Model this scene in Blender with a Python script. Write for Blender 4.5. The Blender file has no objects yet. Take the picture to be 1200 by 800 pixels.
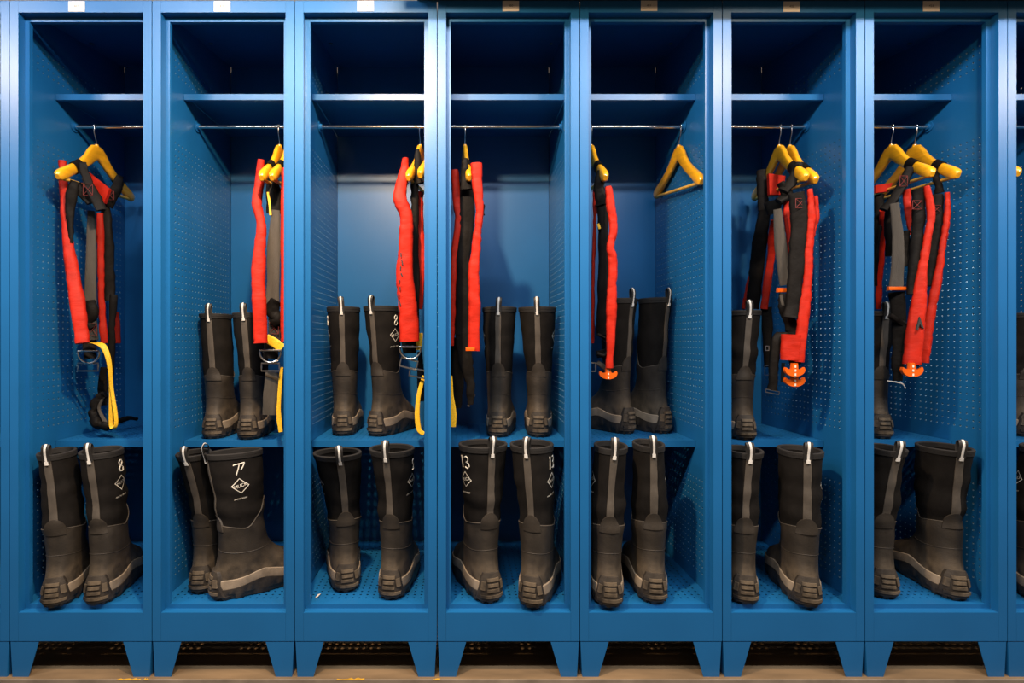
import bpy, math, random
from mathutils import Vector, Matrix, noise
random.seed(7)
scene = bpy.context.scene
COL = scene.collection

# ------------------------------------------------------------------ metrics
PITCH = 167.1                      # locker pitch in photo pixels at the front plane
U = 0.40 / PITCH                   # metres per photo pixel at the front plane (y = 0)
FPX = 615.0                        # focal length in photo pixels
DIST = FPX * U                     # camera distance to locker fronts
CZ = 0.94                          # camera height
CX = 540.0                         # photo column of the optical axis
def zpx(h): return CZ + h * U      # h pixels above horizon (front plane)
def xpx(x): return (x - CX) * U
def P(px, py, y):
    k = U * (DIST + y) / DIST
    return Vector(((px - CX) * k, y, CZ + (400.0 - py) * k))
DEPTH = 0.3405 * DIST
FLOOR_Z = zpx(-312.5)
SHELF_Z = zpx(-129.0)
ROD_Y = 0.1655 * DIST
ROD_Z = zpx(293.0)
BASE_Z = zpx(-393.0)

# ------------------------------------------------------------------ camera
cam = bpy.data.cameras.new('camera'); camo = bpy.data.objects.new('camera', cam); COL.objects.link(camo)
camo.location = (0, -DIST, CZ); camo.rotation_euler = (math.pi/2, 0, 0)
cam.sensor_width = 36; cam.lens = FPX / 1200 * 36; cam.shift_x = 60 / 1200; cam.clip_start = 0.02
scene.camera = camo

# ------------------------------------------------------------------ world, lamps, exposure
w = bpy.data.worlds.new('hall'); scene.world = w; w.use_nodes = True
w.node_tree.nodes['Background'].inputs[0].default_value = (0.95, 0.66, 0.44, 1)
w.node_tree.nodes['Background'].inputs[1].default_value = 0.12
scene.view_settings.view_transform = 'Standard'
scene.view_settings.look = 'None'
scene.view_settings.exposure = 0.28
scene.view_settings.gamma = 1.0
scene.view_settings.use_curve_mapping = False

LAMP_Y = -276 * U; LAMP_Z = zpx(450)
for lx, e in ((-200, 40), (420, 120), (960, 40), (1500, 40)):
    l = bpy.data.lights.new('ceiling_spot', 'SPOT'); o = bpy.data.objects.new('ceiling_spot', l); COL.objects.link(o)
    l.energy = e; l.color = (1.0, 0.70, 0.43); l.shadow_soft_size = 0.03
    l.spot_size = math.radians(168); l.spot_blend = 1.0
    o.location = (xpx(lx), LAMP_Y, LAMP_Z)
    o.rotation_euler = (math.radians(13), 0, 0)
for lx, e in ((-2.1, 16), (-1.1, 16), (-0.1, 16), (0.9, 16), (1.9, 16), (2.9, 16)):  # fill lights added in a row to lift fronts and lower boots
    l = bpy.data.lights.new('fill_light', 'AREA'); o = bpy.data.objects.new('fill_light', l); COL.objects.link(o)
    l.shape = 'RECTANGLE'; l.size = 0.5; l.size_y = 0.10; l.energy = e; l.color = (0.94, 0.96, 1.0)
    o.location = (lx, -1.15, 2.34)
    o.rotation_euler = (math.radians(46), 0, 0)

# ------------------------------------------------------------------ materials
MATS = {}
def foot_dust(m, z0, z1, col, amt):
    """dried mud on the lower part of a boot (object height)"""
    nt = m.node_tree; b = nt.nodes['Principled BSDF']; src = b.inputs['Base Color'].links[0].from_socket
    tc = nt.nodes.new('ShaderNodeTexCoord'); sp = nt.nodes.new('ShaderNodeSeparateXYZ'); nt.links.new(tc.outputs['Object'], sp.inputs[0])
    mr = nt.nodes.new('ShaderNodeMapRange'); mr.inputs[1].default_value = z0; mr.inputs[2].default_value = z1; mr.inputs[3].default_value = amt; mr.inputs[4].default_value = 0
    nt.links.new(sp.outputs[2], mr.inputs[0])
    n = nt.nodes.new('ShaderNodeTexNoise'); n.inputs['Scale'].default_value = 22; n.inputs['Detail'].default_value = 5; nt.links.new(tc.outputs['Object'], n.inputs['Vector'])
    n2 = nt.nodes.new('ShaderNodeMapRange'); n2.inputs[1].default_value = .35; n2.inputs[2].default_value = .65; nt.links.new(n.outputs['Fac'], n2.inputs[0])
    mu = nt.nodes.new('ShaderNodeMath'); mu.operation = 'MULTIPLY'; nt.links.new(mr.outputs[0], mu.inputs[0]); nt.links.new(n2.outputs[0], mu.inputs[1])
    mx = nt.nodes.new('ShaderNodeMix'); mx.data_type = 'RGBA'; mx.inputs[7].default_value = (*col, 1)
    nt.links.new(mu.outputs[0], mx.inputs[0]); nt.links.new(src, mx.inputs[6]); nt.links.new(mx.outputs[2], b.inputs['Base Color'])
def mat(name, col, rough=0.5, metal=0.0, nscale=0, namt=0.0, bscale=0, bamt=0.0, spec=0.5, stretch=None, dust=None, coat=0.0):
    m = bpy.data.materials.new(name); m.use_nodes = True
    nt = m.node_tree; b = nt.nodes['Principled BSDF']
    b.inputs['Base Color'].default_value = (*col, 1); b.inputs['Roughness'].default_value = rough
    b.inputs['Metallic'].default_value = metal; b.inputs['Specular IOR Level'].default_value = spec
    b.inputs['Coat Weight'].default_value = coat
    tc = nt.nodes.new('ShaderNodeTexCoord'); mp = nt.nodes.new('ShaderNodeMapping')
    nt.links.new(tc.outputs['Object'], mp.inputs[0])
    if stretch: mp.inputs['Scale'].default_value = stretch
    last = None
    if nscale:
        n = nt.nodes.new('ShaderNodeTexNoise'); n.inputs['Scale'].default_value = nscale; n.inputs['Detail'].default_value = 6
        nt.links.new(mp.outputs[0], n.inputs['Vector'])
        mr = nt.nodes.new('ShaderNodeMapRange'); mr.inputs[1].default_value = 0.3; mr.inputs[2].default_value = 0.7
        nt.links.new(n.outputs['Fac'], mr.inputs[0])
        mx = nt.nodes.new('ShaderNodeMix'); mx.data_type = 'RGBA'
        mx.inputs[6].default_value = (*[c * (1 - namt) for c in col], 1)
        c2 = dust if dust else [min(1, c * (1 + namt)) for c in col]
        mx.inputs[7].default_value = (*c2, 1)
        nt.links.new(mr.outputs[0], mx.inputs[0]); nt.links.new(mx.outputs[2], b.inputs['Base Color'])
    if bscale:
        n2 = nt.nodes.new('ShaderNodeTexNoise'); n2.inputs['Scale'].default_value = bscale; n2.inputs['Detail'].default_value = 3
        nt.links.new(mp.outputs[0], n2.inputs['Vector'])
        bp = nt.nodes.new('ShaderNodeBump'); bp.inputs['Strength'].default_value = bamt; bp.inputs['Distance'].default_value = 0.002
        nt.links.new(n2.outputs['Fac'], bp.inputs['Height']); nt.links.new(bp.outputs[0], b.inputs['Normal'])
    MATS[name] = m
    return m
mat('blue_paint', (0.0075, 0.112, 0.300), 0.38, nscale=5, namt=0.06, bscale=420, bamt=0.10, spec=0.5)
mat('hole_edge', (0.15, 0.28, 0.40), 0.4, 0.4)
mat('chrome', (0.72, 0.70, 0.66), 0.18, 1.0)
mat('steel', (0.50, 0.49, 0.47), 0.32, 1.0)
mat('label_white', (0.66, 0.60, 0.52), 0.6)
mat('ink', (0.02, 0.02, 0.02), 0.7)
mat('neoprene', (0.0085, 0.0072, 0.0062), 0.85, nscale=30, namt=0.3, bscale=900, bamt=0.35, spec=0.13)
mat('rubber', (0.019, 0.0155, 0.0122), 0.55, nscale=16, namt=0.35, bscale=260, bamt=0.25, dust=(0.042, 0.034, 0.0255), spec=0.4)
foot_dust(MATS['rubber'], .05, .135, (0.175, 0.132, 0.085), .85)
mat('sole_black', (0.022, 0.017, 0.013), 0.6, nscale=40, namt=0.3, bscale=200, bamt=0.3, dust=(0.05, 0.04, 0.03), spec=0.4)
mat('midsole_tan', (0.26, 0.205, 0.145), 0.65, nscale=30, namt=0.3, bscale=300, bamt=0.2)
mat('tape_grey', (0.068, 0.056, 0.043), 0.7, nscale=40, namt=0.2, bscale=700, bamt=0.3)
mat('binding', (0.0085, 0.007, 0.0058), 0.8, bscale=800, bamt=0.3)
mat('loop_black', (0.012, 0.011, 0.010), 0.6)
mat('reflective_white', (0.62, 0.60, 0.56), 0.45, nscale=300, namt=0.15)
mat('print_white', (0.70, 0.66, 0.56), 0.6)
mat('hanger_yellow', (0.76, 0.36, 0.010), 0.30, nscale=14, namt=0.15, stretch=(1, 6, 6), coat=0.4)
mat('bar_wood', (0.76, 0.43, 0.06), 0.4, nscale=20, namt=0.15)
mat('red_fabric', (0.40, 0.0135, 0.0035), 0.6, nscale=25, namt=0.12, bscale=30, bamt=0.7, spec=0.18, stretch=(1, 1, 2.4))
mat('black_fabric', (0.0065, 0.0055, 0.0048), 0.6, nscale=20, namt=0.25, bscale=70, bamt=0.6, spec=0.09)
mat('webbing_grey', (0.052, 0.044, 0.034), 0.75, nscale=60, namt=0.25, bscale=500, bamt=0.4, stretch=(1, 1, 0.15))
mat('webbing_black', (0.010, 0.0085, 0.007), 0.65, nscale=60, namt=0.25, bscale=400, bamt=0.4)
mat('stitch_red', (0.13, 0.012, 0.009), 0.7)
mat('yellow_sling', (0.80, 0.46, 0.012), 0.6, nscale=260, namt=0.2, bscale=500, bamt=0.4)
mat('orange_plastic', (0.66, 0.10, 0.004), 0.35)
mat('plinth_brown', (0.165, 0.108, 0.056), 0.7, nscale=9, namt=0.35, bscale=60, bamt=0.3, stretch=(0.4, 2, 2))
mat('edge_steel', (0.42, 0.34, 0.26), 0.45, 0.6, nscale=12, namt=0.3)
mat('edge_yellow', (0.50, 0.27, 0.02), 0.6, nscale=50, namt=0.3)
mat('dark_floor', (0.06, 0.055, 0.05), 0.7, nscale=20, namt=0.3)
mat('wall_paint', (0.22, 0.16, 0.11), 0.8, nscale=6, namt=0.1)
mat('shade_board_grey', (0.10, 0.09, 0.085), 0.8, nscale=6, namt=0.1)

# ------------------------------------------------------------------ mesh builder
class MB:
    def __init__(s): s.v = []; s.f = []; s.smooth = False
    def quad_grid(s, rows, closed=False, skirt=None):
        """rows: list of equal-length lists of Vectors"""
        b = len(s.v); n = len(rows[0])
        for r in rows: s.v += [tuple(p) for p in r]
        for i in range(len(rows) - 1):
            for j in range(n if closed else n - 1):
                k = (j + 1) % n
                s.f.append((b+i*n+j, b+i*n+k, b+(i+1)*n+k, b+(i+1)*n+j))
        return b, n
    def ngon(s, pts):
        pts = list(pts)
        b = len(s.v); s.v += [tuple(p) for p in pts]; s.f.append(tuple(range(b, b+len(pts))))
    def box(s, x0, x1, y0, y1, z0, z1):
        b = len(s.v)
        s.v += [(x, y, z) for z in (z0, z1) for y in (y0, y1) for x in (x0, x1)]
        for q in ((0,2,3,1),(4,5,7,6),(0,1,5,4),(2,6,7,3),(0,4,6,2),(1,3,7,5)): s.f.append(tuple(b+i for i in q))
    def prism(s, poly, off):
        """poly: 3D points, extruded by vector off"""
        b = len(s.v); n = len(poly); off = Vector(off)
        s.v += [tuple(p) for p in poly] + [tuple(Vector(p)+off) for p in poly]
        s.f.append(tuple(range(b, b+n))); s.f.append(tuple(b+n+i for i in reversed(range(n))))
        for i in range(n):
            j = (i+1) % n; s.f.append((b+i, b+n+i, b+n+j, b+j))
    def tube(s, pts, rad, seg=10, closed=False, caps=True):
        pts = [Vector(p) for p in pts]; n = len(pts); rings = []; ref = None
        for i, p in enumerate(pts):
            if closed: t = pts[(i+1) % n] - pts[i-1]
            else: t = pts[min(i+1, n-1)] - pts[max(i-1, 0)]
            t.normalize()
            if ref is None: ref = Vector((0,0,1)) if abs(t.z) < 0.9 else Vector((1,0,0))
            a = (ref - t*ref.dot(t)).normalized(); c = t.cross(a); ref = a
            r = rad(i/(n-1)) if callable(rad) else rad
            rings.append([p + (a*math.cos(2*math.pi*k/seg) + c*math.sin(2*math.pi*k/seg))*r for k in range(seg)])
        if closed: rings.append(rings[0])
        s.quad_grid(rings, True)
        if caps and not closed: s.ngon(reversed(rings[0])); s.ngon(rings[-1])
    def strip(s, pts, width, thick, side=(1,0,0), seg=12, power=2.0, lump=0.0, seed=0, sub=4, lumpf=14.0):
        """flat / bulged band swept along pts; width along side vector, thick across"""
        pts = [Vector(p) for p in pts]
        ws = width if isinstance(width, (list, tuple)) else [width]*len(pts)
        n = len(pts); path = []; wid = []
        for i in range(n-1):
            p0, p1, p2, p3 = pts[max(i-1,0)], pts[i], pts[i+1], pts[min(i+2,n-1)]
            for k in range(sub):
                t = k/sub
                path.append(0.5*((2*p1) + (p2-p0)*t + (2*p0-5*p1+4*p2-p3)*t*t + (3*p1-p0-3*p2+p3)*t**3))
                wid.append(ws[i]*(1-t)+ws[i+1]*t)
        path.append(pts[-1]); wid.append(ws[-1]); m = len(path); rings = []
        side = Vector(side).normalized()
        for i, p in enumerate(path):
            t = (path[min(i+1,m-1)] - path[max(i-1,0)])
            if t.length < 1e-9: t = Vector((0,0,-1))
            t.normalize()
            a = side - t*side.dot(t)
            if a.length < 0.2: a = Vector((0,1,0)) - t*t.y
            a.normalize(); c = t.cross(a); ring = []
            th = thick(i/(m-1)) if callable(thick) else thick
            for k in range(seg):
                an = 2*math.pi*k/seg; ca, sa = math.cos(an), math.sin(an)
                e = 2/power
                q = p + a*(math.copysign(abs(ca)**e, ca)*wid[i]/2) + c*(math.copysign(abs(sa)**e, sa)*th/2)
                if lump:
                    nv = noise.noise(q*lumpf + Vector((seed*3.1, seed, 0))) + 0.6*noise.noise(q*lumpf*2.7 + Vector((0, seed, seed)))
                    cr = abs(noise.noise(Vector((q.x*lumpf, q.y*lumpf, q.z*lumpf*2.6 + q.x*22)) + Vector((seed, 0, 5))))
                    q = q + (a*ca + c*sa)*lump*(nv - 1.3*max(0, 0.16-cr)/0.16)
                ring.append(q)
            rings.append(ring)
        s.quad_grid(rings, True); s.ngon(reversed(rings[0])); s.ngon(rings[-1])
    def build(s, name, material, parent=None, smooth=None, angle=0.7):
        off = parent_world(parent)
        me = bpy.data.meshes.new(name)
        me.from_pydata([(v[0]-off.x, v[1]-off.y, v[2]-off.z) for v in s.v], [], s.f); me.update()
        if smooth:
            me.polygons.foreach_set('use_smooth', [True]*len(me.polygons))
            try: me.set_sharp_from_angle(angle=angle)
            except Exception: pass
        me.materials.append(MATS[material])
        if getattr(s, 'rim', None):
            me.materials.append(MATS['hole_edge'])
            for i in s.rim: me.polygons[i].material_index = 1
        o = bpy.data.objects.new(name, me); COL.objects.link(o)
        if parent: o.parent = parent
        return o
def parent_world(p):
    v = Vector((0,0,0))
    while p: v += p.location; p = p.parent
    return v
def tag(o, label, cat, group=None):
    o['label'] = label; o['category'] = cat
    if group: o['group'] = group
    return o
def empty(name, loc, label, cat, group=None):
    o = bpy.data.objects.new(name, None); COL.objects.link(o); o.location = loc; o.empty_display_size = 0.05
    return tag(o, label, cat, group)
def structure(o): o['kind'] = 'structure'; return o
def rbox(mb, x0, x1, y0, y1, z0, z1): mb.box(x0, x1, y0, y1, z0, z1)
def text_mesh(txt, size, shear=0.0):
    c = bpy.data.curves.new('t', 'FONT'); c.body = txt; c.size = size; c.align_x = 'CENTER'; c.align_y = 'CENTER'; c.shear = shear; c.resolution_u = 3
    o = bpy.data.objects.new('t', c); COL.objects.link(o)
    dg = bpy.context.evaluated_depsgraph_get(); me = bpy.data.meshes.new_from_object(o.evaluated_get(dg))
    v = [x.co.copy() for x in me.vertices]; f = [tuple(p.vertices) for p in me.polygons]
    bpy.data.objects.remove(o); bpy.data.curves.remove(c); bpy.data.meshes.remove(me)
    return v, f

# ------------------------------------------------------------------ the setting
XL, XR = xpx(-420), xpx(1620)
m = MB(); m.box(XL, XR, DEPTH+0.03, DEPTH+0.13, BASE_Z-0.12, 3.0); structure(m.build('wall_back', 'wall_paint'))
m = MB(); m.box(XL, XR, -4*U, DEPTH+0.03, BASE_Z-0.12, BASE_Z); structure(m.build('floor_plinth', 'plinth_brown'))
m = MB(); m.box(XL, XR, -6.4*U, -4*U, BASE_Z-0.12, BASE_Z+0.0006); t1 = structure(m.build('trim_1', 'edge_steel'))
for x0, x1 in ((141, 168), (172, 178), (396, 428), (508, 516)):
    m = MB(); pts = []
    n = 9
    for k in range(n): pts.append(Vector((xpx(x0 + (x1-x0)*k/(n-1)), -6.6*U, BASE_Z + 0.001)))
    for k in reversed(range(n)): pts.append(Vector((xpx(x0 + (x1-x0)*k/(n-1)), (-4.2 + random.uniform(-1.2, 2.4))*U, BASE_Z + 0.001)))
    m.prism(pts, (0, 0, 0.0008)); m.build('paint_chip', 'edge_yellow', t1)
m = MB(); m.box(XL, XR, -3.5, -6.4*U, BASE_Z-0.14, BASE_Z-0.12); structure(m.build('floor', 'dark_floor'))
m = MB(); pts = [Vector((xpx(462), -62*U, zpx(403))), Vector((XR, -62*U, zpx(403))), Vector((XR, 0.02, zpx(403))), Vector((xpx(490), 0.02, zpx(403)))]  # unseen board added above the frame to shade the right-hand headers
m.prism(pts, (0, 0, 0.05)); structure(m.build('shade_board', 'shade_board_grey'))

# ------------------------------------------------------------------ lockers
def perforated(a0, a1, b0, b1, zones, f3, cell=0.020, rh=0.0029, rim=0.0025):
    """sheet over [a0,a1]x[b0,b1]; zones = list of (b_low, b_high); f3(a, b, depth)->point"""
    m = MB(); m.rim = set(); na = int((a1-a0-0.024)/cell); ma = (a1-a0-na*cell)/2
    def quad(x0, x1, y0, y1): m.ngon([f3(x0,y0,0), f3(x1,y0,0), f3(x1,y1,0), f3(x0,y1,0)])
    prev = b0
    for lo, hi in zones:
        nb = max(1, int((hi-lo)/cell)); hi = lo + nb*cell
        quad(a0, a1, prev, lo); quad(a0, a0+ma, lo, hi); quad(a1-ma, a1, lo, hi)
        for i in range(na):
            for j in range(nb):
                ca = a0+ma+(i+.5)*cell; cb = lo+(j+.5)*cell; h = cell/2; b = len(m.v)
                outer = ((1,0),(1,1),(0,1),(-1,1),(-1,0),(-1,-1),(0,-1),(1,-1))
                m.v += [tuple(f3(ca+h*p, cb+h*q, 0)) for p, q in outer]
                m.v += [tuple(f3(ca+rh*math.cos(k*math.pi/4), cb+rh*math.sin(k*math.pi/4), 0)) for k in range(8)]
                m.v += [tuple(f3(ca+rh*math.cos(k*math.pi/4), cb+rh*math.sin(k*math.pi/4), rim)) for k in range(8)]
                for k in range(8):
                    q = (k+1) % 8
                    m.f.append((b+k, b+q, b+8+q, b+8+k)); m.rim.add(len(m.f)); m.f.append((b+8+k, b+8+q, b+16+q, b+16+k))
        prev = hi
    quad(a0, a1, prev, b1)
    return m
LW = 0.40
FACE = 10.4*U; LIP = 5.3*U; RET = 0.0155*DIST
ZT = zpx(398.5); ZH = zpx(385.5); ZR = zpx(-317.5); ZB = zpx(-351)
def roof_z(y): return zpx(399) + 0.15*y
HOLES = [(zpx(-298), zpx(-165)), (zpx(-112), zpx(257)), (zpx(335), zpx(370))]
LOCKERS = {}
def make_locker(first):
    root = bpy.data.objects.new('locker', None); COL.objects.link(root); root.location = (0, 0, BASE_Z); root.empty_display_size = 0.1
    E = 0.0004
    for s in (0, 1):
        X = (lambda a: a) if s == 0 else (lambda a: LW - a)
        def bx(a0, a1, y0, y1, z0, z1, m):
            x0, x1 = sorted((X(a0), X(a1))); m.box(x0, x1, y0, y1, z0, z1)
        m = MB()
        bx(0.0012, FACE, 0, 0.0015, ZB, ZT, m)                      # face
        bx(FACE-0.0015, FACE, 0.0015, RET, ZR, ZH, m)               # return
        bx(FACE-0.0015, FACE+LIP, RET, RET+0.0015, FLOOR_Z+0.0002, ZH, m)# door stop
        bx(FACE+LIP-0.0015, FACE+LIP, RET+0.0015, RET+0.012, FLOOR_Z+0.0002, ZH-LIP, m)
        bx(0.0012, 0.003, 0.0015, 0.02, ZB, ZT, m)
        m.build('stile', 'blue_paint', root)
        # perforated side panel
        sg = -1 if s == 0 else 1
        def f3(a, b, d, X=X): return Vector((X(0.0022 - d*0.8), a, b))
        m = perforated(0.012, DEPTH, ZR, zpx(399), HOLES, f3, rim=0.002)
        m.ngon([f3(0.012, zpx(399), 0), f3(DEPTH, zpx(399), 0), Vector((X(0.0022), DEPTH, roof_z(DEPTH))), Vector((X(0.0022), 0.012, roof_z(0.012)))])
        m.build('side_panel', 'blue_paint', root)
        # legs
        xo = 1.0*U; m = MB()
        leg = [(xo, zpx(-352)), (34*U, zpx(-352)), (22*U, BASE_Z), (3.2*U, BASE_Z)]
        pts = [Vector((X(a), 0.001, z)) for a, z in leg]
        if s: pts = pts[::-1]
        m.prism(pts, (0, 0.002, 0))
        pts = [Vector((X(xo), 0.003, zpx(-352))), Vector((X(3.2*U), 0.003, BASE_Z)), Vector((X(3.2*U), 0.045, BASE_Z)), Vector((X(xo), 0.075, zpx(-352)))]
        m.prism(pts, (0.0015*(1 if s == 0 else -1), 0, 0))
        m.build('leg', 'blue_paint', root)
        m = MB(); pts = [Vector((X(a), DEPTH-0.003, z)) for a, z in leg]
        m.prism(pts, (0, 0.002, 0)); m.build('leg', 'blue_paint', root)
    # header rail
    m = MB()
    m.box(FACE+E, LW-FACE-E, 0, 0.0015, ZH, ZT)
    m.box(FACE+E, LW-FACE-E, 0.0015, RET, ZH, ZH+0.0015)
    m.box(FACE+LIP+E, LW-FACE-LIP-E, RET, RET+0.0015, ZH-LIP, ZH+0.0015)
    m.box(FACE+LIP+E, LW-FACE-LIP-E, RET+0.0015, RET+0.012, ZH-LIP, ZH-LIP+0.0015)
    m.build('header_rail', 'blue_paint', root)
    # bottom rail
    m = MB()
    m.box(FACE+E, LW-FACE-E, 0, 0.0015, ZB, ZR)
    m.box(FACE+E, LW-FACE-E, 0.0015, RET, ZR-0.0015, ZR)
    m.box(FACE+E, LW-FACE-E, RET, RET+0.0015, ZR-0.0015, FLOOR_Z)
    m.box(FACE+E, LW-FACE-E, RET+0.0015, 0.036, FLOOR_Z-0.0015, FLOOR_Z)
    m.build('bottom_rail', 'blue_paint', root)
    # floor panel, perforated
    m = perforated(0.003, LW-0.003, 0.037, DEPTH-0.002, [(0.052, DEPTH-0.02)], lambda a, b, d: Vector((a, b, FLOOR_Z - 0.0008 - d)), rh=0.0036, rim=0.0012)
    m.rim = None; m.build('floor_panel', 'blue_paint', root)
    # back panel, roof
    m = MB(); m.box(0.003, LW-0.003, DEPTH, DEPTH+0.0015, ZB, roof_z(DEPTH)); m.build('back_panel', 'blue_paint', root)
    m = MB(); b = len(m.v)
    m.prism([Vector((0.002, 0.0015, roof_z(0))), Vector((LW-0.002, 0.0015, roof_z(0))), Vector((LW-0.002, DEPTH+0.002, roof_z(DEPTH))), Vector((0.002, DEPTH+0.002, roof_z(DEPTH)))], (0,0,0.0015))
    rf = m.build('roof_panel', 'blue_paint', root)
    for xx in (13*U, LW-13*U):
        m = MB(); yb_ = 0.193*DIST
        m.tube([Vector((xx, yb_, roof_z(yb_))), Vector((xx, yb_, roof_z(yb_)-0.003))], 0.006, 8); m.build('bolt', 'steel', rf)
    # middle shelf
    ys = 0.111*DIST
    m = perforated(0.0035, LW-0.0035, ys, DEPTH-0.001, [(ys+0.022, DEPTH-0.02)], lambda a, b, d: Vector((a, b, SHELF_Z - d)), rh=0.0033, rim=0.0012); m.rim = None
    m.box(0.0035, LW-0.0035, ys, ys+0.0015, SHELF_Z-8.2*U, SHELF_Z-0.0004)
    m.box(0.0035, LW-0.0035, ys+0.0015, ys+0.015, SHELF_Z-8.2*U, SHELF_Z-8.2*U+0.0015)
    m.build('middle_shelf', 'blue_paint', root)
    # hat shelf
    zt = zpx(322)
    m = MB(); m.box(0.0035, LW-0.0035, ys, DEPTH-0.001, zt-0.0015, zt); m.box(0.0035, LW-0.0035, ys, ys+0.0015, zt-7.6*U, zt-0.0015)
    m.box(0.0035, LW-0.0035, ys+0.0015, ys+0.015, zt-7.6*U, zt-7.6*U+0.0015)
    m.build('hat_shelf', 'blue_paint', root)
    # rod
    m = MB(); m.tube([Vector((0.004, ROD_Y, ROD_Z)), Vector((LW-0.004, ROD_Y, ROD_Z))], 0.0056, 14); rd = m.build('hanging_rod', 'chrome', root, True)
    for xx, sg in ((0.004, 1), (LW-0.004, -1)):
        m = MB(); m.tube([Vector((xx, ROD_Y, ROD_Z)), Vector((xx+sg*0.002, ROD_Y, ROD_Z)), Vector((xx+sg*0.0025, ROD_Y, ROD_Z)), Vector((xx+sg*0.009, ROD_Y, ROD_Z))], lambda t: 0.017 if t < 0.5 else 0.0095, 16)
        m.build('rod_bracket', 'blue_paint', rd)
    # parts were laid out in absolute height: parent_world already took BASE_Z off
    return root
def copy_tree(o, parent=None):
    c = o.copy(); COL.objects.link(c); c.parent = parent
    for ch in o.children: copy_tree(ch, c)
    return c
proto = make_locker(True)
LK_NOTE = ['beside the one with the yellow sling loop', 'numbered 417 with yellow sling and one hanger', 'numbered 418 with one floor boot turned sideways',
           'numbered 419 with lifejackets against its right stile', 'numbered 420 with boots marked 13', 'numbered 421 with an empty yellow hanger',
           'numbered 422 with two hangers and orange toggles', 'numbered 423 with two lifejackets showing grey webbing', 'at the far end, beyond the grey webbing lifejacket']
for i in range(-1, 8):
    o = proto if i == -1 else copy_tree(proto)
    o.location = (xpx(11 + PITCH*i), 0, BASE_Z)
    tag(o, 'open blue steel locker ' + LK_NOTE[i+1], 'locker', 'blue lockers in a row')
    LOCKERS[i] = o
lab_x = [90, 260.5, 428.5, 598.5, 760.5, 927.5, 1091]
lab_y = [7.8, 7.8, 7.3, 7.3, 7, 8, 7.5]
for i in range(7):
    p = LOCKERS[i]; cx, cz = xpx(lab_x[i]), zpx(400-lab_y[i])
    m = MB(); m.box(cx-9.6*U, cx+9.6*U, -0.0012, -0.0002, cz-6*U, cz+6*U)
    lb = m.build('number_label', 'label_white', p)
    v, f = text_mesh(str(417+i), 3.6*U)
    m = MB(); m.v = [(cx + q.x, -0.0015, cz + 0.0006 + q.y) for q in v]; m.f = f
    # lb sits at its parent's origin, so the offsets agree
    m.build('number_print', 'ink', lb)

# ------------------------------------------------------------------ boots
BZ  = [0, .02, .05, .07, .085, .10, .115, .135, .16, .20, .26, .34, .425]
BYB = [-.080, -.084, -.083, -.079, -.075, -.071, -.068, -.066, -.065, -.066, -.069, -.073, -.077]
BYF = [.195, .203, .200, .185, .160, .125, .098, .078, .066, .061, .064, .072, .080]
BHW = [.043, .046, .0475, .046, .0445, .0435, .043, .043, .0445, .048, .053, .060, .066]
BN  = [2.7, 2.7, 2.6, 2.5, 2.4, 2.3, 2.2, 2.15, 2.1, 2.05, 2, 2, 2]
def interp(z, ys):
    if z <= BZ[0]: return ys[0]
    for i in range(len(BZ)-1):
        if z <= BZ[i+1]:
            x0, x1 = BZ[i], BZ[i+1]; t = (z-x0)/(x1-x0)
            m0 = (ys[i+1]-ys[max(i-1,0)])/(BZ[i+1]-BZ[max(i-1,0)])
            m1 = (ys[min(i+2,len(BZ)-1)]-ys[i])/(BZ[min(i+2,len(BZ)-1)]-BZ[i])
            h = x1-x0
            return (2*t**3-3*t*t+1)*ys[i] + (t**3-2*t*t+t)*h*m0 + (-2*t**3+3*t*t)*ys[i+1] + (t**3-t*t)*h*m1
    return ys[-1]
TOP = 0.425
def smooth(a, b, x):
    t = min(1, max(0, (x-a)/(b-a))); return t*t*(3-2*t)
class BootShape:
    def __init__(s, outer, leanx, leany, sx, sy, seed):
        s.outer, s.lx, s.ly, s.sx, s.sy, s.seed = outer, leanx, leany, sx, sy, seed
    def prof(s, z):
        yb, yf, hw, n = interp(z, BYB), interp(z, BYF), interp(z, BHW), interp(z, BN)
        k = smooth(.20, TOP, z); fx = 1+(s.sx-1)*k; fy = 1+(s.sy-1)*k
        return yb + (yf-yb)/2*fy, (yf-yb)/2*fy, hw*fx, n
    def warp(s, x, y, z, off):
        ft = 1 - smooth(.08, .13, z)
        x *= 1 + ft*(0.13*math.exp(-((y-.10)/.05)**2)*0.5 - 0.05*math.exp(-((y-.02)/.04)**2))
        x -= s.outer*ft*0.012*max(0, y/.2)*(1 if y > 0 else 0)
        h = max(0, z-.12)/.30
        sh = smooth(.14, .22, z)*(1-smooth(.30, .42, z))
        q = Vector((x*9, y*9, z*26)) + Vector((s.seed*7.7, s.seed*3.3, 0))
        d = noise.noise(q)*0.006*sh + noise.noise(Vector((x*7, y*7, z*7+s.seed*5)))*0.003*smooth(.12, .3, z)
        x += d*(1 if x > 0 else -1)*min(1, abs(x)/.03); y += d*(1 if y > 0 else -1)*min(1, abs(y)/.03)
        return Vector((x + s.lx*h*h, y + s.ly*h*h, z))
    def S(s, ph, z, off=0.0):
        yc, ly, hw, n = s.prof(z); c, si = math.cos(ph), math.sin(ph); e = 2/n
        return s.warp(math.copysign(abs(si)**e, si)*(hw+off), yc + math.copysign(abs(c)**e, c)*(ly+off), z, off)
    def back(s, x, z, off=0.0):
        yc, ly, hw, n = s.prof(z); q = min(.999, abs(x)/(hw+off))
        return s.warp(x, yc - (ly+off)*(1-q**n)**(1/n), z, off)
    def side(s, y, z, off=0.0, sd=1):
        yc, ly, hw, n = s.prof(z); q = min(.999, abs(y-yc)/(ly+off))
        return s.warp(sd*(hw+off)*(1-q**n)**(1/n), y, z, off)
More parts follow.
